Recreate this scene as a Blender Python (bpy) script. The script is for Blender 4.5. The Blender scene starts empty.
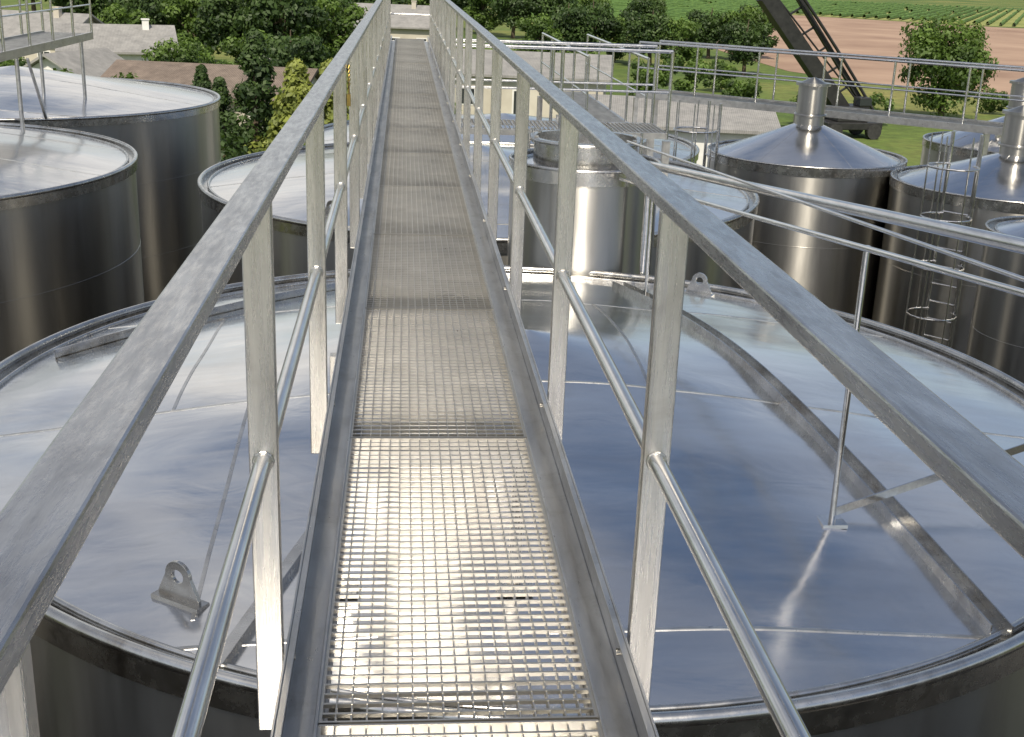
import bpy, math, random
from mathutils import Vector, Matrix, noise
random.seed(7)
S=bpy.context.scene
GZ=-8.42
CAMZ=1.58
# ---------------------------------------------------------------- materials
def mat_base(name):
    m=bpy.data.materials.new(name); m.use_nodes=True
    nt=m.node_tree; b=nt.nodes['Principled BSDF']
    return m,nt,b
def N(nt,t,**kw):
    n=nt.nodes.new(t)
    for k,v in kw.items(): setattr(n,k,v)
    return n
def ramp(nt,fac,stops):
    r=N(nt,'ShaderNodeValToRGB')
    e=r.color_ramp.elements
    e[0].position=stops[0][0]; e[0].color=(*stops[0][1],1)
    e[1].position=stops[-1][0]; e[1].color=(*stops[-1][1],1)
    for p,c in stops[1:-1]:
        q=e.new(p); q.color=(*c,1)
    nt.links.new(fac,r.inputs[0]); return r.outputs[0]
def noise_n(nt,vec,scale,detail=4,rough=.55,dist=0):
    n=N(nt,'ShaderNodeTexNoise'); n.inputs['Scale'].default_value=scale
    n.inputs['Detail'].default_value=detail; n.inputs['Roughness'].default_value=rough
    n.inputs['Distortion'].default_value=dist
    if vec: nt.links.new(vec,n.inputs['Vector'])
    return n.outputs['Fac']
def mapping(nt,vec,scale=(1,1,1),rot=(0,0,0)):
    m=N(nt,'ShaderNodeMapping'); m.inputs['Scale'].default_value=scale; m.inputs['Rotation'].default_value=rot
    nt.links.new(vec,m.inputs['Vector']); return m.outputs[0]
def steel(name,c1=(.50,.51,.52),c2=(.66,.67,.68),r1=.2,r2=.38,aniso=0,radial=False,stretch=(1,1,1),scale=3,bump=.02,bscale=60,metal=1.0,grime=(.25,.22,.17),gr=.0,rscale=3.1,grs=1.7,arot=0,wr=0,objvar=0,gstretch=None):
    m,nt,b=mat_base(name)
    tc=N(nt,'ShaderNodeTexCoord'); v=mapping(nt,tc.outputs['Object'],stretch)
    n1=noise_n(nt,v,scale,5,.6,.3)
    col=ramp(nt,n1,[(.3,c1),(.7,c2)])
    n2=noise_n(nt,v,scale*rscale,6,.65)
    rr=N(nt,'ShaderNodeMapRange'); rr.inputs['From Min'].default_value=.3; rr.inputs['From Max'].default_value=.7
    rr.inputs['To Min'].default_value=r1; rr.inputs['To Max'].default_value=r2
    nt.links.new(n2,rr.inputs['Value']); rough=rr.outputs[0]
    if gr>0:
        gv=mapping(nt,tc.outputs['Object'],gstretch) if gstretch else tc.outputs['Object']
        n3=noise_n(nt,gv,grs,8,.7,.6)
        f=ramp(nt,n3,[(.52,(0,0,0)),(.78,(gr,gr,gr))])
        mx=N(nt,'ShaderNodeMix',data_type='RGBA'); nt.links.new(f,mx.inputs['Factor'])
        nt.links.new(col,mx.inputs['A']); mx.inputs['B'].default_value=(*grime,1)
        col=mx.outputs['Result']
    if objvar:
        oi=N(nt,'ShaderNodeObjectInfo'); mr_=N(nt,'ShaderNodeMapRange'); mr_.inputs['To Min'].default_value=1-objvar; mr_.inputs['To Max'].default_value=1+objvar*.4
        nt.links.new(oi.outputs['Random'],mr_.inputs['Value'])
        vm=N(nt,'ShaderNodeVectorMath',operation='SCALE'); nt.links.new(col,vm.inputs[0]); nt.links.new(mr_.outputs[0],vm.inputs['Scale']); col=vm.outputs[0]
    nt.links.new(col,b.inputs['Base Color']); nt.links.new(rough,b.inputs['Roughness'])
    b.inputs['Metallic'].default_value=metal
    if radial:
        t=N(nt,'ShaderNodeTangent',direction_type='RADIAL',axis='Z')
        nt.links.new(t.outputs[0],b.inputs['Tangent']); b.inputs['Anisotropic'].default_value=aniso
        b.inputs['Anisotropic Rotation'].default_value=arot
    nrm=None
    if wr>0:
        wv=mapping(nt,tc.outputs['Object'],(1,1.6,1),(0,0,.5))
        bp0=N(nt,'ShaderNodeBump'); bp0.inputs['Strength'].default_value=wr; bp0.inputs['Distance'].default_value=.03
        nt.links.new(noise_n(nt,wv,2.2,3,.45,.8),bp0.inputs['Height']); nrm=bp0.outputs[0]
    if bump>0:
        nb=noise_n(nt,v,bscale,4,.6)
        bp=N(nt,'ShaderNodeBump'); bp.inputs['Strength'].default_value=bump; bp.inputs['Distance'].default_value=.01
        nt.links.new(nb,bp.inputs['Height'])
        if nrm: nt.links.new(nrm,bp.inputs['Normal'])
        nrm=bp.outputs[0]
    if nrm: nt.links.new(nrm,b.inputs['Normal'])
    return m
def plain(name,c1,c2,scale=4,rough=.8,bump=.2,bscale=20,metal=0):
    m,nt,b=mat_base(name)
    tc=N(nt,'ShaderNodeTexCoord'); v=tc.outputs['Object']
    nt.links.new(ramp(nt,noise_n(nt,v,scale,7,.62,.2),[(.32,c1),(.68,c2)]),b.inputs['Base Color'])
    b.inputs['Roughness'].default_value=rough; b.inputs['Metallic'].default_value=metal
    bp=N(nt,'ShaderNodeBump'); bp.inputs['Strength'].default_value=bump; bp.inputs['Distance'].default_value=.02
    nt.links.new(noise_n(nt,v,bscale,5),bp.inputs['Height']); nt.links.new(bp.outputs[0],b.inputs['Normal'])
    return m
M_roof=steel('brushed_steel_roof',(.66,.665,.68),(.79,.795,.80),.12,.23,.4,True,(.4,2,1),1.2,.012,40,gr=.32,grime=(.50,.475,.42),grs=.9,wr=.11)
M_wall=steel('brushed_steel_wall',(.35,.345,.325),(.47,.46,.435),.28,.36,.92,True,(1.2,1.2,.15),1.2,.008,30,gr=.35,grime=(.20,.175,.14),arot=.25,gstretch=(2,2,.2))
M_rim=steel('steel_rim',(.42,.42,.41),(.66,.66,.65),.18,.34,0,False,(1,1,1),3,.03,60,gr=.7,grime=(.20,.15,.095),grs=2.5)
M_weld=steel('weld_seam',(.40,.40,.40),(.62,.62,.61),.25,.4,0,False,(1,1,1),6,.1,80,gr=.5,grime=(.26,.22,.18),grs=5)
M_rail=steel('pickled_steel_rail',(.34,.345,.36),(.58,.585,.59),.18,.38,0,False,(5,.8,5),7,.08,50,gr=.5,grime=(.22,.22,.23),grs=7)
M_post=steel('steel_post',(.48,.465,.435),(.68,.665,.63),.20,.36,0,False,(6,6,.35),5,.05,50,gr=.45,grime=(.27,.24,.20),grs=4)
M_pipe=steel('polished_steel_pipe',(.54,.54,.54),(.74,.74,.74),.12,.24,0,False,(4,1,4),4,.02,50)
M_grate=steel('galvanised_grating',(.44,.425,.39),(.68,.655,.60),.27,.40,0,False,(1,1,1),1.6,.05,60,metal=.95,gr=.5,grime=(.26,.23,.18),objvar=.08)
M_galv=steel('galvanised_platform',(.40,.40,.40),(.60,.60,.59),.26,.44,0,False,(3,.7,3),3,.05,40,metal=.95,gr=.6,grime=(.25,.23,.19),grs=4)
M_dark=plain('dark_rubber',(.015,.015,.015),(.04,.04,.04),5,.7)
M_conc=plain('asphalt_yard_mat',(.035,.034,.032),(.09,.086,.08),.35,.9,.3,6)
def ground_mat():
    m,nt,b=mat_base('grass_mat')
    tc=N(nt,'ShaderNodeTexCoord'); v=tc.outputs['Object']
    big=ramp(nt,noise_n(nt,v,.03,6,.62,.4),[(.35,(.055,.105,.018)),(.5,(.11,.16,.028)),(.66,(.23,.215,.065))])
    fine=ramp(nt,noise_n(nt,v,.9,8,.7),[(.3,(.5,.5,.45)),(.7,(1.15,1.2,1.1))])
    mx=N(nt,'ShaderNodeMix',data_type='RGBA',blend_type='MULTIPLY'); mx.inputs['Factor'].default_value=1
    nt.links.new(big,mx.inputs['A']); nt.links.new(fine,mx.inputs['B']); nt.links.new(mx.outputs['Result'],b.inputs['Base Color'])
    b.inputs['Roughness'].default_value=.95
    bp=N(nt,'ShaderNodeBump'); bp.inputs['Strength'].default_value=.6; bp.inputs['Distance'].default_value=.2
    nt.links.new(noise_n(nt,v,2.5,6),bp.inputs['Height']); nt.links.new(bp.outputs[0],b.inputs['Normal'])
    return m
M_grass=ground_mat()
M_field=plain('tilled_soil_mat',(.235,.15,.105),(.38,.265,.19),.06,.95,.4,1.2)
M_vsoil=plain('vineyard_soil_mat',(.19,.225,.06),(.29,.30,.10),.05,.95,.3,1)
M_vine=plain('vine_leaves_mat',(.045,.105,.014),(.11,.20,.035),.4,.8,.5,3)
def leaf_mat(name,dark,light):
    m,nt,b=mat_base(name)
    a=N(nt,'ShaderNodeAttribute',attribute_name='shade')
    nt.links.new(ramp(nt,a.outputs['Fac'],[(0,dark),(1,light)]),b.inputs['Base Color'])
    b.inputs['Roughness'].default_value=.6
    tr=N(nt,'ShaderNodeBsdfTranslucent'); tr.inputs[0].default_value=(light[0]*1.3,light[1]*1.3,light[2],1)
    mx=N(nt,'ShaderNodeMixShader'); mx.inputs[0].default_value=.25
    nt.links.new(b.outputs[0],mx.inputs[1]); nt.links.new(tr.outputs[0],mx.inputs[2])
    nt.links.new(mx.outputs[0],nt.nodes['Material Output'].inputs[0]); return m
M_leafA=leaf_mat('leaves_green',(.02,.045,.008),(.12,.20,.03))
M_leafB=leaf_mat('leaves_dark',(.012,.03,.008),(.07,.125,.025))
M_leafC=leaf_mat('leaves_yellow_green',(.07,.10,.02),(.26,.30,.06))
M_bark=plain('bark',(.06,.045,.03),(.13,.1,.07),6,.95,.6,15)
M_plaster=plain('plaster_wall',(.42,.39,.33),(.54,.51,.44),.6,.9,.1,10)
M_white=plain('white_paint',(.6,.6,.58),(.75,.75,.73),1,.6,.05,10)
def tile_mat(name,c1,c2,sc=3.2,depth=.6):
    m,nt,b=mat_base(name)
    tc=N(nt,'ShaderNodeTexCoord'); v=tc.outputs['Object']
    w=N(nt,'ShaderNodeTexWave',wave_type='BANDS',bands_direction='X'); w.inputs['Scale'].default_value=sc; w.inputs['Distortion'].default_value=.4
    nt.links.new(v,w.inputs['Vector'])
    c=ramp(nt,noise_n(nt,v,1.3,8,.75),[(.3,c1),(.7,c2)])
    d=ramp(nt,w.outputs['Fac'],[(0,(depth,depth,depth)),(.5,(1,1,1))])
    mx=N(nt,'ShaderNodeMix',data_type='RGBA',blend_type='MULTIPLY'); mx.inputs['Factor'].default_value=1
    nt.links.new(c,mx.inputs['A']); nt.links.new(d,mx.inputs['B']); nt.links.new(mx.outputs['Result'],b.inputs['Base Color'])
    b.inputs['Roughness'].default_value=.85
    bp=N(nt,'ShaderNodeBump'); bp.inputs['Strength'].default_value=.4; bp.inputs['Distance'].default_value=.05
    nt.links.new(w.outputs['Fac'],bp.inputs['Height']); nt.links.new(bp.outputs[0],b.inputs['Normal']); return m
M_tile=tile_mat('clay_tiles',(.12,.095,.078),(.25,.20,.165))
M_tileg=tile_mat('grey_sheet_roof',(.19,.19,.188),(.34,.335,.325),3.0,.8)
m,nt,b=mat_base('window_glass'); b.inputs['Base Color'].default_value=(.03,.035,.04,1); b.inputs['Roughness'].default_value=.08; M_glass=m
M_black=plain('black_paint',(.012,.012,.013),(.03,.03,.03),3,.45,.05,10)
M_blue=plain('blue_paint',(.02,.08,.25),(.03,.1,.3),3,.4,.05,10)
M_brass=plain('brass',(.35,.25,.08),(.5,.36,.12),8,.35,.05,10,1)
# ---------------------------------------------------------------- mesh builder
class MB:
    def __init__(s): s.v=[];s.f=[];s.m=[];s.s=[]
    def add(s,vs,fs,m=0,sm=False):
        o=len(s.v); s.v+= [tuple(x) for x in vs]
        for f in fs: s.f.append([i+o for i in f]); s.m.append(m); s.s.append(sm)
    def box(s,a,b,m=0,M=None):
        x0,y0,z0=a;x1,y1,z1=b
        vs=[Vector(p) for p in [(x0,y0,z0),(x1,y0,z0),(x1,y1,z0),(x0,y1,z0),(x0,y0,z1),(x1,y0,z1),(x1,y1,z1),(x0,y1,z1)]]
        if M: vs=[M@p for p in vs]
        s.add(vs,[(0,3,2,1),(4,5,6,7),(0,1,5,4),(1,2,6,5),(2,3,7,6),(3,0,4,7)],m)
    def bar(s,p,q,w,h,m=0,up=(0,0,1)):
        p=Vector(p);q=Vector(q);d=(q-p);L=d.length;d.normalize()
        u=Vector(up)
        if abs(d.dot(u))>.98: u=Vector((0,1,0))
        x=d.cross(u).normalized(); z=x.cross(d)
        M=Matrix((( x.x,d.x,z.x,p.x),(x.y,d.y,z.y,p.y),(x.z,d.z,z.z,p.z),(0,0,0,1)))
        s.box((-w/2,0,-h/2),(w/2,L,h/2),m,M)
    def tube(s,p,q,r,n=14,m=0,r2=None,cap=True):
        p=Vector(p);q=Vector(q);d=(q-p).normalized()
        u=Vector((0,0,1)) if abs(d.z)<.9 else Vector((1,0,0))
        x=d.cross(u).normalized(); y=d.cross(x); r2=r if r2 is None else r2
        vs=[];
        for c,rr in ((p,r),(q,r2)):
            for i in range(n):
                a=2*math.pi*i/n; vs.append(c+x*math.cos(a)*rr+y*math.sin(a)*rr)
        s.add(vs,[(i,i+n,(i+1)%n+n,(i+1)%n) for i in range(n)],m,True)
        if cap: s.add(vs[:n],[tuple(range(n))],m); s.add(vs[n:],[tuple(range(n))[::-1]],m)
    def path(s,pts,r,n=12,m=0):
        for a,b in zip(pts[:-1],pts[1:]): s.tube(a,b,r,n,m)
    def lathe(s,prof,n=128,m=0,c=(0,0)):
        for (r0,z0),(r1,z1) in zip(prof[:-1],prof[1:]):
            vs=[]
            for r,z in ((r0,z0),(r1,z1)):
                for i in range(n):
                    a=2*math.pi*i/n; vs.append((c[0]+r*math.cos(a),c[1]+r*math.sin(a),z))
            s.add(vs,[(i,(i+1)%n,(i+1)%n+n,i+n) for i in range(n)],m,True)
    def torus(s,R,z,r,n=128,k=10,m=0,c=(0,0)):
        vs=[]
        for i in range(n):
            a=2*math.pi*i/n
            for j in range(k):
                t=2*math.pi*j/k; vs.append((c[0]+(R+r*math.cos(t))*math.cos(a),c[1]+(R+r*math.cos(t))*math.sin(a),z+r*math.sin(t)))
        s.add(vs,[(i*k+j,((i+1)%n)*k+j,((i+1)%n)*k+(j+1)%k,i*k+(j+1)%k) for i in range(n) for j in range(k)],m,True)
    def obj(s,name,mats,parent=None,loc=(0,0,0),bevel=0,rotz=0):
        me=bpy.data.meshes.new(name); me.from_pydata(s.v,[],s.f)
        for mm in mats: me.materials.append(mm)
        me.polygons.foreach_set('material_index',s.m); me.polygons.foreach_set('use_smooth',s.s); me.update()
        o=bpy.data.objects.new(name,me); S.collection.objects.link(o); o.location=loc; o.rotation_euler=(0,0,rotz)
        if parent: o.parent=parent
        if bevel:
            md=o.modifiers.new('bevel','BEVEL'); md.width=bevel; md.segments=2; md.limit_method='ANGLE'
        return o
def empty(name,loc=(0,0,0),rotz=0):
    o=bpy.data.objects.new(name,None); S.collection.objects.link(o); o.location=loc; o.rotation_euler=(0,0,rotz); return o
# ---------------------------------------------------------------- main walkway
XL,XR=-.295,.57; RZ=1.11
W=empty('metal_walkway')
YE=26.6; Y0=-1.2
pg=MB(); L=1.664; gx0,gx1=-.172,.442
ny=int(L/.0375); nx=18
for i in range(ny+1):
    y=i*L/ny; t=.0034 if 0<i<ny else .006
    pg.box((gx0,y-t if i else 0,-.010 if 0<i<ny else -.026),(gx1,y+t if i<ny else L,.0 if 0<i<ny else .003))
for i in range(nx+1):
    x=gx0+(gx1-gx0)*i/nx; t=.0016 if 0<i<nx else .005
    pg.box((x-t,.0005,-.026),(x+t,L-.0005,-.0012 if 0<i<nx else .0016))
first=None
for k in range(17):
    y=2.26+1.67*(k-2)
    if first is None:
        first=pg.obj('grating_panel',[M_grate],W,(0,y,0))
    else:
        o=bpy.data.objects.new('grating_panel',first.data); S.collection.objects.link(o); o.parent=W; o.location=(0,y,random.uniform(-.0015,.0015)); o.rotation_euler=(random.uniform(-.0012,.0012),random.uniform(-.003,.003),0)
st=MB()
for sx,xg,xp in ((-1,gx0-.006,XL),(1,gx1+.006,XR)):
    xw=xp-sx*.040
    a,b_=sorted((xw,xw-sx*.006)); st.box((a,Y0,-.10),(b_,YE,.105))
    a,b_=sorted((xw-sx*.006,xg-sx*.02)); st.box((a,Y0,-.040),(b_,YE,-.033))
    a,b_=sorted((xw-sx*.0062,xg+sx*.0)); st.box((a,Y0,-.02),(b_,YE,-.004))
    a,b_=sorted((xw-sx*.0065,xw-sx*.022)); st.box((a,Y0,.096),(b_,YE,.103))
    a,b_=sorted((xg-sx*.004,xg+sx*.004)); st.box((a,Y0,-.026),(b_,YE,.012))
for k in range(18):
    y=2.26+1.67*(k-2)-.003
    st.box((XL+.05,y-.03,-.095),(XR-.05,y+.03,-.042))
st.obj('stringers',[M_galv],W,bevel=.0015)
po=MB()
ys=[2.45+1.68*k for k in range(-2,15)]
for y in ys:
    for x,s in((XL,-1),(XR,1)):
        po.box((x-.031,y-.014,-.14),(x+.031,y+.014,RZ-.0005))
        for zz in (-.07,.05):
            po.tube((x-s*.03,y+.0,zz),(x-s*.058,y,zz),.010,6)
po.obj('posts',[M_post],W,bevel=.003)
ra=MB()
for x in (XL,XR):
    ra.box((x-.034,Y0,RZ),(x+.034,YE,RZ+.030))
ra.box((XL+.035,YE-.03,RZ+.001),(XR-.035,YE+.03,RZ+.029))
ra.obj('handrails',[M_rail],W,bevel=.004)
wd=MB()
for y in ys:
    for x in (XL,XR):
        wd.tube((x-.03,y-.0155,RZ-.002),(x+.03,y-.0155,RZ-.002),.004,6)
        for k in range(10):
            a0=2*math.pi*k/10; a1=2*math.pi*(k+1)/10
            for yy in (y-.0155,y+.0155):
                wd.tube((x+.021*math.cos(a0),yy,.545+.021*math.sin(a0)),(x+.021*math.cos(a1),yy,.545+.021*math.sin(a1)),.0035,5,cap=False)
wd.obj('weld_beads',[M_weld],W)
mr=MB()
for x in (XL,XR): mr.tube((x,Y0,.545),(x,YE,.545),.0195,20)
mr.tube((XL,YE,.545),(XR,YE,.545),.02)
mr.obj('mid_rails',[M_pipe],W)
pk=MB(); y=5.81
pk.box((XL+.034,y-.022,.93),(XL+.05,y+.022,.985))
pk.path([(XL+.042,y-.015,.985),(XL+.042,y-.015,1.01),(XL+.042,y,1.02),(XL+.042,y+.015,1.01),(XL+.042,y+.015,.985)],.004,6)
for i in range(5): pk.tube((XL+.04,y,1.02+.02*i),(XL+.045,y+.006,1.035+.02*i),.006,6)
pk.obj('padlock',[M_brass],W)
# ---------------------------------------------------------------- tanks
def roof_h(x,y,R,h,amp,seed):
    r=math.hypot(x,y); t=r/R
    z=h*(1-t)
    e=min(1,(1-t)*6)
    z+=amp*e*noise.noise(Vector((x*.5,y*.5,seed)))+amp*.5*e*noise.noise(Vector((x*1.3,y*1.1,seed+9)))
    if R>3: z+=.016*e*abs(math.sin(math.pi*(y+3.3)/2.55))
    return z
def lug(mb,M,w=.26,h=.2,t=.02,m=0):
    n=28; out=[];inn=[]
    for i in range(n):
        a=2*math.pi*i/n-math.pi/2
        sa,ca=math.sin(a),math.cos(a)
        x=ca*.08; z=.125+sa*.08
        if sa<0: x=(.08+(w/2-.08)*min(1,-sa*1.6))*(1 if ca>0 else -1) if abs(ca)>.02 else 0; z=max(0,.125+sa*.16)
        out.append((x,z)); inn.append((ca*.036,.125+sa*.036))
    vs=[];
    for ty in (-t/2,t/2):
        vs+=[M@Vector((x,ty,z)) for x,z in out]; vs+=[M@Vector((x,ty,z)) for x,z in inn]
    fs=[]
    for i in range(n):
        j=(i+1)%n
        fs.append((i,j,n+j,n+i)); fs.append((2*n+i,3*n+i,3*n+j,2*n+j))
        fs.append((i,2*n+i,2*n+j,j)); fs.append((n+i,n+j,3*n+j,3*n+i))
    mb.add(vs,fs,m)
    mb.box((-w/2-.02,-.045,-.02),(w/2+.02,.045,.006),m,M)
def tank(cx,cy,R,zr,h,seed=0,amp=.01,lugs=(),seams=True,neck=None,nseg=160,name='steel_tank',radial=0,xseams=()):
    P=empty(name,(cx,cy,GZ)); H=zr-GZ
    w=MB(); prof=[(R,0)]
    z=H-1.35
    zs=[]
    while z>1: zs.append(z); z-=1.5
    for z in reversed(zs):
        prof+=[(R,z-.006),(R+.004,z-.003),(R+.004,z+.003),(R,z+.006)]
    prof+=[(R,H-.16)]
    w.lathe(prof,nseg); w.obj('wall',[M_wall],P)
    r=MB(); b=.03 if R>3 else .018
    r.lathe([(R,H-.16),(R+b,H-.155),(R+b,H-.02),(R-.02,H-.02),(R-.02,H-.06),(R-.10,H-.06)],nseg)
    r.torus(R+b*.3,H-.005,.034 if R>3 else .018,nseg,14)
    r.torus(R-.11,H-.035,.019,nseg,8)
    r.obj('rim',[M_rim],P)
    ro=MB(); Rr=R-.09; nr=int(max(10,R*14)); vs=[];
    for i in range(nr+1):
        rr=Rr*i/nr
        for j in range(nseg):
            a=2*math.pi*j/nseg; x,y=rr*math.cos(a),rr*math.sin(a)
            vs.append((x,y,H-.05+roof_h(x,y,Rr,h,amp,seed)))
    fs=[(i*nseg+j,(i+1)*nseg+j,(i+1)*nseg+(j+1)%nseg,i*nseg+(j+1)%nseg) for i in range(nr) for j in range(nseg)]
    ro.add(vs,fs,0,True)
    def strip(p,q,wd,th,mb,m=0,lift=.0,n=40,flat=False):
        p=Vector((p[0],p[1]));q=Vector((q[0],q[1])); d=(q-p).normalized(); nn=Vector((-d.y,d.x))*wd/2
        vs=[]
        for i in range(n+1):
            c=p.lerp(q,i/n)
            if flat: z=H-.05+h*(1-c.length/Rr)+lift
            else: z=H-.05+roof_h(c.x,c.y,Rr,h,amp,seed)+lift
            for o,dz in ((nn,-.01-lift),(nn,th),(-nn,th),(-nn,-.01-lift)):
                vs.append((c.x+o.x,c.y+o.y,z+dz))
        fs=[]
        for i in range(n):
            for k in range(4):
                fs.append((i*4+k,i*4+(k+1)%4,(i+1)*4+(k+1)%4,(i+1)*4+k))
        fs+=[(0,1,2,3),(n*4+3,n*4+2,n*4+1,n*4)]
        mb.add(vs,fs,m,False)
    if seams:
        yl=[k for k in (-3.3,-.75,1.8) if abs(k)<Rr-.3]
        for yy in yl:
            xx=math.sqrt(Rr*Rr-yy*yy)-.03
            strip((-xx,yy),(xx,yy),.022,.0045,ro,1)
        for (x0,ya,yb) in xseams:
            strip((x0,ya),(x0,yb),.020,.0045,ro,1)
    for k in range(radial):
        a=2*math.pi*k/radial+.2
        strip((.2*math.cos(a),.2*math.sin(a)),(Rr*.99*math.cos(a),Rr*.99*math.sin(a)),.014,.006,ro,n=6)
    ro.obj('roof',[M_roof,M_weld],P)
    if lugs:
        l=MB()
        for a in lugs:
            a=math.radians(a); rr=R-.42
            x,y=rr*math.cos(a),rr*math.sin(a); z=H-.05+roof_h(x,y,Rr,h,amp,seed)+.01
            lug(l,Matrix.Translation((x,y,z))@Matrix.Rotation(a+math.pi/2,4,'Z'))
        l.obj('lifting_lugs',[M_rim],P,bevel=.002)
    if neck:
        r0,nh=neck; k=MB(); zt=H+h-.1
        k.lathe([(r0,zt-.15),(r0,zt+nh),(r0+.05,zt+nh),(r0+.05,zt+nh+.05),(r0-.02,zt+nh+.05),(.02,zt+nh+.14)],40)
        k.torus(r0+.02,zt+.12,.02,40)
        k.obj('vent_neck',[M_wall],P)
    return P,strip,H,Rr
NX,NY,NR,NZ,NH=.92,8.25,3.97,-1.42,.56
AM=.040
P,strip,H,Rr=tank(NX,NY,NR,NZ,NH,1,AM,lugs=(236,146,56,326),nseg=256,xseams=((-1.9,-3.1,-.76),(.75,-.74,1.79),(-2.4,-.74,1.79)))
def nz(x,y): return H-.05+roof_h(x-NX,y-NY,Rr,NH,AM,1)
d=MB()
a=(2.12-NX,11.3-NY); b_=(2.95-NX,4.95-NY)
for off in (-.055,.055):
    strip((a[0]+off,a[1]),(b_[0]+off,b_[1]),.008,.06,d,lift=.012,flat=True)
strip(a,b_,.10,.004,d,lift=.014,flat=True)
strip((-2.95-NX+.35,9.0-NY),(-.45-NX,10.9-NY),.10,.012,d,lift=.01,flat=True); strip((-2.95-NX+.30,9.05-NY),(-.5-NX,10.95-NY),.008,.09,d,lift=.01,flat=True)
strip((-.82-NX,4.75-NY),(-.42-NX,5.9-NY),.06,.05,d,flat=True)
d.obj('roof_channels',[M_rim],P)
sp=MB()
for (y,zb) in ((5.3,-1.1),(11.6,-1.2),(14.4,-1.2),(20.6,-1.3),(23.4,-1.5)):
    for x in (XL,XR):
        sp.box((x-.03,y-.03,zb-.22),(x+.03,y+.03,-.1405))
        sp.box((x-.09,y-.09,zb-.24),(x+.09,y+.09,zb-.221))
    sp.box((XL+.031,y-.025,-.19),(XR-.031,y+.025,-.142))
sp.obj('support_legs',[M_post],W,bevel=.002)
tank(1.15,17.6,4.0,-1.42,.55,2,.03,lugs=(236,146),nseg=192)
tank(2.2,26.35,4.2,-2.0,.6,3,.03,nseg=160)
tank(-8.35,18.3,4.3,-1.42,.6,4,.03,nseg=192)
tank(-8.3,27.15,4.25,-1.42,.65,5,.03,nseg=192)
tank(7.17,21.0,1.72,-1.38,.66,6,.008,seams=False,neck=(.25,.62),radial=12)
tank(9.8,18.6,1.85,-1.45,.6,7,.008,seams=False,neck=(.25,.6),radial=12)
tank(8.65,14.6,1.05,-1.42,.35,8,.003,seams=False,neck=(.3,.5))
tank(12.6,24.0,1.8,-1.5,.7,10,.004,seams=False,neck=(.25,.6),radial=12)
# rows that continue beside and behind the viewpoint
tank(.9,-.35,3.97,-1.42,.5,11,.014,nseg=128); tank(.9,-9.2,3.97,-1.42,.55,12,.014,nseg=128)
tank(-8.3,9.3,4.2,-1.42,.6,13,.014,nseg=128); tank(-8.3,.4,4.2,-1.42,.6,14,.014,nseg=128); tank(-8.3,-8.6,4.2,-1.42,.6,15,.014,nseg=128)
tank(10.3,-.5,4.2,-1.42,.6,17,.014,nseg=128); tank(10.3,-9.5,4.2,-1.42,.6,18,.014,nseg=128)
tank(12.5,10.5,1.8,-1.42,.6,19,.004,seams=False,nseg=96,neck=(.25,.5))
T,_,_,_=tank(1.96,12.86,.80,-.36,.10,9,.002,seams=False,nseg=96)
k=MB(); hh=-.36-GZ
k.lathe([(.56,hh-.05),(.56,hh+.20),(.61,hh+.20),(.61,hh+.24),(.54,hh+.24),(.53,hh+.02),(.01,hh+.02)],80)
k.torus(.61,hh+.22,.018,80)
for i in range(8):
    a=i*math.pi/4+.2; k.tube((.64*math.cos(a),.64*math.sin(a),hh+.12),(.64*math.cos(a),.64*math.sin(a),hh+.28),.014,8); k.box((.56*math.cos(a)-.02,.56*math.sin(a)-.02,hh+.241),(.56*math.cos(a)+.02,.56*math.sin(a)+.02,hh+.26))
k.obj('manway_collar',[M_rim],T)
# ---------------------------------------------------------------- pipes
pp=empty('overhead_pipe')
q=MB(); q.tube((2.47,12.3,CAMZ-1.88),(3.28,4.2,CAMZ-1.10),.04,20)
q.tube((2.5,12.0,CAMZ-1.9),(2.5,12.0,-2.6),.04,16)
q.obj('pipe',[M_pipe],pp)
gr=empty('guard_rail')
q=MB(); q.tube((2.2,12.0,CAMZ-2.0),(2.44,3.6,CAMZ-1.05),.016,14)
q.tube((2.25,12.0,CAMZ-1.62),(2.9,4.2,CAMZ-1.22),.012,12)
zb=nz(2.40,5.9)+GZ
q.tube((2.40,5.9,zb),(2.395,5.9,CAMZ-1.30),.017,14)
q.tube((2.25,10.6,nz(2.25,10.6)+GZ),(2.25,10.6,CAMZ-1.84),.015,12)
q.bar((2.43,5.93,zb+.05),(4.2,6.6,-1.0),.05,.008,0,up=(.3,-.9,0))
q.box((2.33,5.83,zb-.01),(2.47,5.97,zb+.012))
q.obj('rail',[M_pipe],gr)
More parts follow.
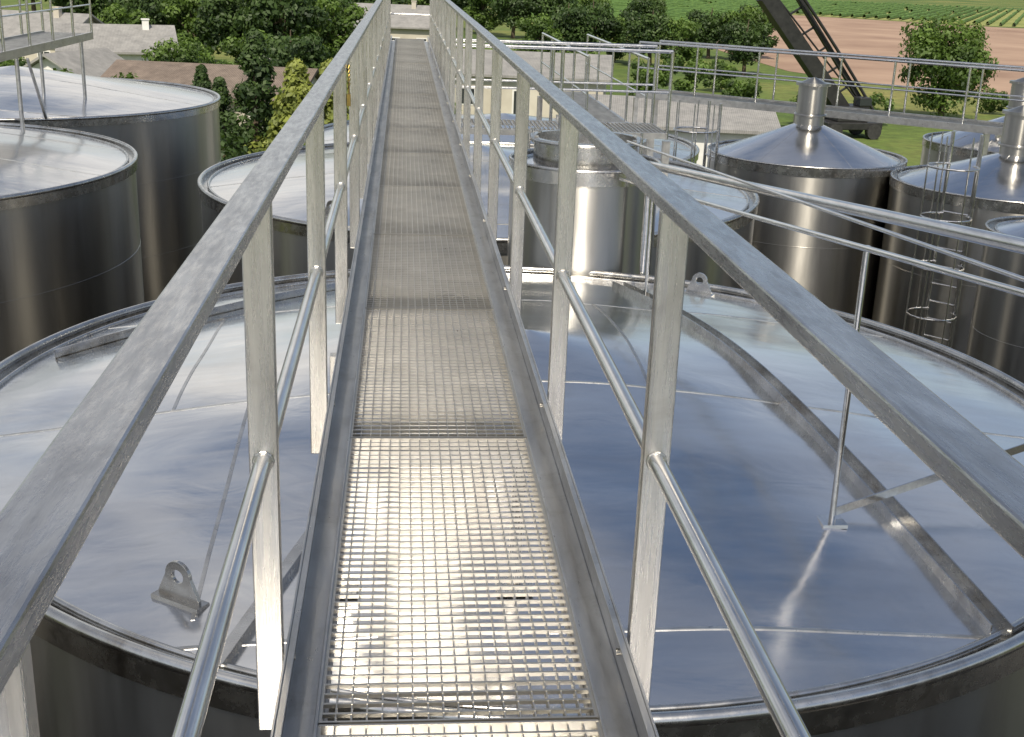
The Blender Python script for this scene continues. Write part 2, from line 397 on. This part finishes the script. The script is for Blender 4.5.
# ---------------------------------------------------------------- platforms
def platform(name,p,q,w,z,zleg=None,r=.02,step=1.5,rails=(1,1),mid=1,deckm=None,fas=.14):
    deckm=deckm or M_galv
    p=Vector((p[0],p[1],z));q=Vector((q[0],q[1],z)); d=(q-p);L=d.length;d.normalize(); n=Vector((-d.y,d.x,0))
    E=empty(name); mb=MB()
    k=int(L/.06)
    for i in range(k+1):
        c=p+d*L*i/k-Vector((0,0,.02)); mb.bar(c-n*(w/2-.026),c+n*(w/2-.026),.012,.025)
    for s in(-1,1):
        o=n*s*w/2; mb.bar(p+o-Vector((0,0,.05)),q+o-Vector((0,0,.05)),.05,fas)
        o=n*s*w/5; mb.bar(p+o-Vector((0,0,.045)),q+o-Vector((0,0,.045)),.01,.02)
    mb.obj('deck',[deckm],E)
    rb=MB(); k=max(1,round(L/step))
    for s,on in zip((-1,1),rails):
        if not on: continue
        o=n*s*w/2
        for i in range(k+1):
            c=p+d*L*i/k+o; rb.tube(c-Vector((0,0,.1)),c+Vector((0,0,1.1)),r,10)
        rb.tube(p+o+Vector((0,0,1.1)),q+o+Vector((0,0,1.1)),r*1.1,10)
        for m_ in range(mid):
            zz=1.1*(m_+1)/(mid+1); rb.tube(p+o+Vector((0,0,zz)),q+o+Vector((0,0,zz)),r*.7,8)
    rb.obj('railing',[M_pipe],E)
    if zleg is not None:
        lb=MB(); kk=max(1,round(L/4))
        for i in range(kk+1):
            c=p+d*L*i/kk
            for s in (-1,1):
                e=c+n*s*w/2; lb.box((e.x-.05,e.y-.05,zleg),(e.x+.05,e.y+.05,z-.121))
        lb.obj('legs',[M_galv],E)
    return E
platform('side_platform',(.66,17.35),(3.7,17.35),1.1,-.55,-1.5,r=.024,fas=.08)
platform('side_platform',(3.2,18.2),(3.2,24.5),.9,-.75,-2.2,fas=.08)
platform('cross_walkway',(5.6,27.9),(14.5,20.4),.95,-1.02,GZ,r=.024,step=1.5)
platform('parallel_walkway',(-6.75,14.5),(-6.75,25.8),.95,0.0,None,r=.024,step=1.4)
lg=MB()
for y in (16.2,21.0,25.2):
    for x in (-7.15,-6.35): lg.tube((x,y,-1.35),(x,y,-.14),.035,12)
lg.bar((-6.35,21.6,-.2),(-6.35,22.4,-1.3),.04,.04)
lg.obj('walkway_support',[M_galv])
def ladder(x,y,ang,z0,z1,cage=True):
    E=empty('caged_ladder',(x,y,0),ang); q=MB()
    for s in(-.22,.22): q.tube((s,0,z0),(s,0,z1+.9),.028,10)
    z=z0
    while z<z1+.05: q.tube((-.22,0,z),(.22,0,z),.016,8); z+=.28
    if cage:
        z=z0+2.2
        while z<z1+.95:
            pts=[(.36*math.sin(math.radians(a)),-.34-.36*math.cos(math.radians(a)),z) for a in range(-150,151,20)]
            q.path(pts,.018,6); z+=.75
        for a in (-120,-60,0,60,120):
            x_,y_=.36*math.sin(math.radians(a)),-.34-.36*math.cos(math.radians(a)); q.tube((x_,y_,z0+2.2),(x_,y_,z1+.9),.012,6)
    q.obj('ladder',[M_pipe],E)
def tlad(cx,cy,R,deg):
    a=math.radians(deg); ladder(cx+(R+.15)*math.cos(a),cy+(R+.15)*math.sin(a),a+math.pi/2,GZ,-1.4)
tlad(9.8,18.6,1.85,222); tlad(7.17,21,1.72,192)
# ---------------------------------------------------------------- ground
g=MB(); g.add([(-2500,-2500,0),(2500,-2500,0),(2500,3500,0),(-2500,3500,0)],[(0,1,2,3)]); g.obj('grass_ground',[M_grass],None,(0,0,GZ))
g=MB(); g.add([(-24,-40,0),(30,-40,0),(26,45,0),(20,56,0),(4,58,0),(-5,44,0),(-24,44,0)],[range(7)]); g.obj('asphalt_yard',[M_conc],None,(0,0,GZ+.01))
fpoly=[(44,180),(43,135),(52,112),(120,96),(420,140),(420,290),(150,300),(105,345)]
g=MB(); g.add([(x,y,0) for x,y in fpoly],[range(len(fpoly))]); g.obj('tilled_field',[M_field],None,(0,0,GZ+.03))
def inside(x,y,poly):
    c=False;n=len(poly);j=n-1
    for i in range(n):
        xi,yi=poly[i];xj,yj=poly[j]
        if (yi>y)!=(yj>y) and x<(xj-xi)*(y-yi)/(yj-yi)+xi: c=not c
        j=i
    return c
def vineyard(poly,ang,sp,seg=4):
    E=empty('vineyard'); g=MB(); g.add([(x,y,0) for x,y in poly],[range(len(poly))]); g.obj('soil',[M_vsoil],E,(0,0,GZ+.05))
    ca,sa=math.cos(ang),math.sin(ang)
    us=[x*ca+y*sa for x,y in poly]; vs=[-x*sa+y*ca for x,y in poly]
    mb=MB(); v=min(vs)
    while v<max(vs):
        u=min(us); prev=None
        while u<max(us):
            x,y=u*ca-v*sa,u*sa+v*ca
            if inside(x,y,poly) and random.random()>.02:
                w=.3+random.random()*.2; h=.9+random.random()*.35
                ring=[(x-sa*o,y+ca*o,z) for o,z in ((-w,.25),(-w*.8,h*.8),(0,h),(w*.8,h*.8),(w,.25))]
                if prev: mb.add(prev+ring,[(i,i+5,i+6,i+1) for i in range(4)],0,False)
                prev=ring
            else: prev=None
            u+=seg
        v+=sp
    mb.obj('vine_rows',[M_vine],E,(0,0,GZ))
vineyard([(22,205),(42,186),(102,350),(152,306),(420,300),(430,520),(60,560),(20,420)],math.radians(62),3.2,6)
vineyard([(-30,330),(10,330),(15,560),(-60,560)],math.radians(75),4,8)
# ---------------------------------------------------------------- trees
def crown_mesh(name,h,r,seed,leaf,mat,trunk=True,kind='round',nc=26,nl=170,base=.22):
    rnd=random.Random(seed); mb=MB(); shade=[]
    if trunk:
        p=Vector((0,0,0)); q=Vector((rnd.uniform(-.2,.2),rnd.uniform(-.2,.2),h*.45))
        mb.tube(p,q,h*.035,8,1,h*.02); mb.tube(q,(0,0,h*.85),h*.02,6,1,h*.005)
    clumps=[]
    for i in range(nc):
        if kind=='round':
            while True:
                d=Vector((rnd.uniform(-1,1),rnd.uniform(-1,1),rnd.uniform(-1,1)))
                if .25<d.length<1: break
            cz=h*(base+(1-base)/2); c=Vector((d.x*r*.82,d.y*r*.82,cz+d.z*h*(1-base)/2*.82)); cr=r*rnd.uniform(.18,.38)
        elif kind=='cone':
            t=rnd.random()**.8; a=rnd.uniform(0,6.28); rr=r*(1-t)*rnd.uniform(.5,1)
            c=Vector((rr*math.cos(a),rr*math.sin(a),h*(.06+.9*t))); cr=r*(.12+.26*(1-t))
        else:
            c=Vector((rnd.uniform(-1,1)*r,rnd.uniform(-.25,.25)*r*.5,h*rnd.uniform(.3,.75))); cr=h*rnd.uniform(.28,.4)
        clumps.append((c,cr,rnd.uniform(.1,1)))
        if trunk and kind=='round' and i%3==0: mb.tube((0,0,h*rnd.uniform(.25,.5)),c,h*.012,5,1,h*.003)
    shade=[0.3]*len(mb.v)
    for c,cr,sh in clumps:
        for _ in range(nl):
            d=Vector((rnd.gauss(0,1),rnd.gauss(0,1),rnd.gauss(0,1))).normalized()*cr*rnd.uniform(.5,1.2); d.z*=.8
            p=c+d; 
            n=(d.normalized()+Vector((rnd.gauss(0,.5),rnd.gauss(0,.5),rnd.gauss(0,.5)+.3))).normalized()
            u=n.orthogonal().normalized(); v=n.cross(u); a=rnd.uniform(0,6.28)
            u,v=u*math.cos(a)+v*math.sin(a),v*math.cos(a)-u*math.sin(a); s=leaf*rnd.uniform(.6,1.3)
            mb.add([p-u*s,p-v*s*.55,p+u*s,p+v*s*.55],[(0,1,2,3)],0)
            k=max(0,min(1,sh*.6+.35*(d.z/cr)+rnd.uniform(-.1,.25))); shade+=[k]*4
    me=bpy.data.meshes.new(name); me.from_pydata(mb.v,[],mb.f); me.materials.append(mat); me.materials.append(M_bark)
    me.polygons.foreach_set('material_index',mb.m)
    at=me.attributes.new('shade','FLOAT','POINT'); at.data.foreach_set('value',shade); me.update()
    return me
def put(me,name,x,y,s=1,rz=0,sz=None):
    o=bpy.data.objects.new(name,me); S.collection.objects.link(o); o.location=(x,y,GZ-.03); o.scale=(s,s,sz or s); o.rotation_euler=(0,0,rz); return o
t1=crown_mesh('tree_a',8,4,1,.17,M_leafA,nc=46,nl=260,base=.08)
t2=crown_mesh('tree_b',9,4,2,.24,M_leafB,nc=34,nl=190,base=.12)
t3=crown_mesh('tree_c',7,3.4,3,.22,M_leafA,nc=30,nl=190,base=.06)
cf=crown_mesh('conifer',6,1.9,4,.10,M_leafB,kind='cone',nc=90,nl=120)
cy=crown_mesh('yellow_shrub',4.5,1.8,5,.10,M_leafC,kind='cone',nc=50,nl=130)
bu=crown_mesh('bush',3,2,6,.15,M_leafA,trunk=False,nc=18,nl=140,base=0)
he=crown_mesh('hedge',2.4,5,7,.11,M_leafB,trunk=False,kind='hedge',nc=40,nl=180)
put(t1,'broadleaf_tree',41,90,1.0)
put(cf,'conifer_tree',-6.0,51,1.2,.3,1.22); put(cf,'conifer_tree',-7.9,54,.85,2); put(cf,'conifer_tree',-9.6,60,.85,4)
put(cy,'golden_shrub',-4.2,49,1.4); put(cy,'golden_shrub',-2.9,50,1.4,1); put(cy,'golden_shrub',-1.4,52,1.2,2.5)
for x,y,r,s in ((-8,47,.1,1.5),(-1,56,-.1,1.2),(4.5,60,.2,1.1),(-16,60,.1,1.4)): put(he,'hedge',x,y,s,r)
for i,(x,y,s,m_) in enumerate([(-10.8,112,1.1,t2),(-15,116,1.0,t2),(-6.5,118,1.0,t3),(-20,120,1.0,t3),(-24,124,1,t2),(-13,122,1.1,t3),(-8,124,1,t2),(-3,175,1.1,t2),(3,185,1,t3),(-33,150,1,t3),(-40,160,1.1,t2),(-50,150,1.1,t3),(-28,140,1.1,t2),(-37,145,1.1,t2),
    (16,182,1,t2),(22,180,1.1,t2),(28,186,1,t3),(34,176,.9,t2),(12,190,1.1,t3),(41.6,150,.95,t3),(45,154,.9,t2),(38,152,.8,t2),(40,200,1,t3),(8,200,1.1,t2),
    (24,140,.75,t3),(30,132,.8,t3),(36,128,.75,t2),(18,136,.85,t2),(14,130,.8,t3),(21,138,.9,t2),(27,134,.8,t2),(75,118,.6,t3),(-60,210,1.3,t2),(-35,230,1.3,t3),(-12,240,1.2,t2),(5,250,1.2,t3),(-26,118,.8,t3),(-7.5,84,.72,t2),(-10.5,88,.75,t3),(-15.5,84,.68,t3)]):
    put(m_,'broadleaf_tree',x,y,s,i*1.3)
for i,(x,y,s) in enumerate([(-21,112,1.3),(-17,100,1.1),(-18,106,1.2),(-12,92,1),(-8,88,1),(-3,70,1.2),(-1,82,.9),(5,110,1.1),(20,84,.8),(26,92,.9),(29,84,.9),(34,86,.8),(48,96,.7),(-28,90,1),(12,96,1),(16,110,1.2),(-3,118,1.2),(-19,66,1.4),(-4,62,1.2),(1,66,1.2),(20,100,1.1),(24,104,1.2),(28,108,1),(-13.5,64,1.15),(-16,68,1.3)]):
    put(bu,'bush',x,y,s,i*.9)
# ---------------------------------------------------------------- houses
def house(name,x,y,rz,w,d,hw,hr,roofm=M_tile,wallm=M_plaster,chim=True):
    E=empty(name,(x,y,GZ),rz)
    m=MB(); a,b=w/2,d/2
    vs=[(-a,-b,0),(a,-b,0),(a,b,0),(-a,b,0),(-a,-b,hw),(a,-b,hw),(a,b,hw),(-a,b,hw),(-a,0,hw+hr),(a,0,hw+hr)]
    m.add(vs,[(0,1,5,4),(2,3,7,6),(1,2,6,9,5),(3,0,4,8,7)]); m.obj('walls',[wallm],E)
    r=MB(); o=.5; sl=hr/b
    for s in(-1,1):
        y1=s*(b+o); z1=hw-sl*o
        v=[(-a-o,0,hw+hr+.05),(a+o,0,hw+hr+.05),(a+o,y1,z1+.05),(-a-o,y1,z1+.05)]
        v+= [(p[0],p[1],p[2]+.16) for p in v]
        r.add(v,[(0,1,2,3),(7,6,5,4),(0,4,5,1),(2,6,7,3),(1,5,6,2),(3,7,4,0)])
    r.obj('roof',[roofm],E)
    q=MB(); n=max(2,int(w/3))
    for i in range(n):
        cx=-a+(i+.5)*w/n
        if i==n//2:
            q.box((cx-.6,-b-.03,0),(cx+.6,-b+.05,2.2),0); q.box((cx-.48,-b-.05,.05),(cx+.48,-b-.035,2.08),1); continue
        q.box((cx-.6,-b-.03,1.0),(cx+.6,-b+.05,2.2),0); q.box((cx-.5,-b-.05,1.1),(cx-.04,-b-.035,2.1),1); q.box((cx+.04,-b-.05,1.1),(cx+.5,-b-.035,2.1),1)
    for s in (-1,1):
        q.box((s*a-.04,-.6,hw-.4),(s*a+.04,.6,hw+.7),0); q.box((s*(a+.045)-.01,-.5,hw-.3),(s*(a+.045)+.01,.5,hw+.6),1)
    q.obj('windows_and_door',[M_white,M_glass],E)
    if chim:
        c=MB(); c.box((a*.5,-.9,hw+hr*.3),(a*.5+.5,-.4,hw+hr+.6)); c.box((a*.5-.06,-.96,hw+hr+.6),(a*.5+.56,-.34,hw+hr+.7)); c.obj('chimney',[wallm],E)
house('house',-10.8,73,-.18,11,8,2.5,1.3)
house('house',-22.5,100,.25,8,8,2.8,1.6,M_tileg,M_white)
house('house',-20.5,80,1.25,6,5,2.4,1.4,M_tileg,M_white,False)
house('house',-2.0,142,-.1,12,9,3.3,2,M_tileg,M_plaster)
house('house',-31,108,-.3,10,8,3,1.8,M_tileg)
house('industrial_shed',14.5,64,-.18,9,10,2.7,.8,M_tileg,M_white,False)
house('industrial_shed',9,88,-.18,11,12,3.0,1.1,M_tileg,M_plaster,False)
# ---------------------------------------------------------------- crane
C=empty('mobile_crane',(29.5,79,GZ),math.radians(8))
c=MB(); c.box((-2,-1.25,.6),(2,1.25,1.1)); c.box((-1.2,-1.1,1.1),(1.0,1.1,2.1)); c.box((.2,-1.15,2.1),(1.0,-.2,2.7))
c.obj('chassis',[M_black],C,bevel=.06)
c=MB(); c.box((.18,-1.17,2.2),(1.02,-.6,2.6)); c.obj('cab_glass',[M_glass],C)
c=MB(); c.box((-1.0,-1.14,1.5),(-.3,-1.105,1.95)); c.obj('blue_panel',[M_blue],C)
c=MB()
for x in (-1.4,1.4):
    for s in(-1,1): c.tube((x,s*.95,.5),(x,s*1.35,.5),.5,20)
c.obj('wheels',[M_dark],C)
c=MB(); p=Vector((-.3,0,1.6)); q=Vector((-12.5,-1.0,14.8)); d=(q-p).normalized()
c.bar(p,p.lerp(q,.55),.8,.95); c.bar(p.lerp(q,.5),q,.6,.7)
c.bar(p+Vector((1.6,.1,.3)),p.lerp(q,.8)+Vector((1.5,.1,1.2)),.3,.3)
for i in range(9):
    a=p.lerp(q,.08+.09*i); c.bar(a,a+Vector((1.5,.1,.9)),.12,.12)
c.tube((1,0,2),(q.x,q.y,q.z),.06,6); c.tube((.6,0,1.4),p.lerp(q,.35),.16,8)
hp=[p.lerp(q,t)+Vector((2.0+1.2*math.sin(t*3.1),-.3,.2-1.0*math.sin(t*3.1))) for t in [i/14 for i in range(15)]]
c.path(hp,.10,6)
c.obj('boom',[M_black],C)
# ---------------------------------------------------------------- world, sun
SE,SA=math.radians(50),math.radians(188)
w=bpy.data.worlds.new('World'); S.world=w; w.use_nodes=True; nt=w.node_tree
bg=nt.nodes['Background']; sk=N(nt,'ShaderNodeTexSky',sky_type='NISHITA'); sk.sun_disc=False; sk.sun_elevation=SE; sk.sun_rotation=SA
sk.air_density=1.0; sk.dust_density=1.5; sk.ozone_density=1.2
tc=N(nt,'ShaderNodeTexCoord'); mv=mapping(nt,tc.outputs['Generated'],(1,1,2.2))
f=ramp(nt,noise_n(nt,mv,1.8,8,.58,.4),[(.42,(.05,.05,.05)),(.66,(.92,.92,.92))])
sx=N(nt,'ShaderNodeSeparateXYZ'); nt.links.new(tc.outputs['Generated'],sx.inputs[0])
side=N(nt,'ShaderNodeMapRange',interpolation_type='SMOOTHSTEP'); side.inputs['From Min'].default_value=.30; side.inputs['From Max'].default_value=-.25
side.inputs['To Min'].default_value=.35; side.inputs['To Max'].default_value=1.0; nt.links.new(sx.outputs['X'],side.inputs['Value'])
ml=N(nt,'ShaderNodeMath',operation='MULTIPLY'); nt.links.new(f,ml.inputs[0]); nt.links.new(side.outputs[0],ml.inputs[1])
mx=N(nt,'ShaderNodeMix',data_type='RGBA'); nt.links.new(ml.outputs[0],mx.inputs['Factor']); nt.links.new(sk.outputs[0],mx.inputs['A']); mx.inputs['B'].default_value=(9.8,9.3,8.6,1)
nt.links.new(mx.outputs['Result'],bg.inputs[0]); bg.inputs[1].default_value=.11
sd=bpy.data.lights.new('sun','SUN'); sd.energy=5.0; sd.angle=math.radians(.53); sd.color=(1,.90,.74)
so=bpy.data.objects.new('sun',sd); S.collection.objects.link(so)
dr=Vector((math.cos(SE)*math.sin(SA),math.cos(SE)*math.cos(SA),math.sin(SE)))
so.rotation_euler=dr.to_track_quat('Z','Y').to_euler()
# ---------------------------------------------------------------- camera
cd=bpy.data.cameras.new('camera'); cd.sensor_width=36; cd.lens=36*1200/1024; cd.clip_end=6000; cd.clip_start=.05
co=bpy.data.objects.new('camera',cd); S.collection.objects.link(co); S.camera=co
yaw,pit,rol=math.radians(5.58),math.radians(18.5),math.radians(2.2)
F=Vector((math.sin(yaw)*math.cos(pit),math.cos(yaw)*math.cos(pit),-math.sin(pit)))
r0=Vector((math.cos(yaw),-math.sin(yaw),0)); u0=r0.cross(F)
U=u0*math.cos(rol)-r0*math.sin(rol); R_=r0*math.cos(rol)+u0*math.sin(rol)
co.matrix_world=Matrix(((R_.x,U.x,-F.x,0),(R_.y,U.y,-F.y,0),(R_.z,U.z,-F.z,CAMZ),(0,0,0,1)))
S.view_settings.view_transform='Standard'; S.view_settings.look='None'; S.view_settings.exposure=0
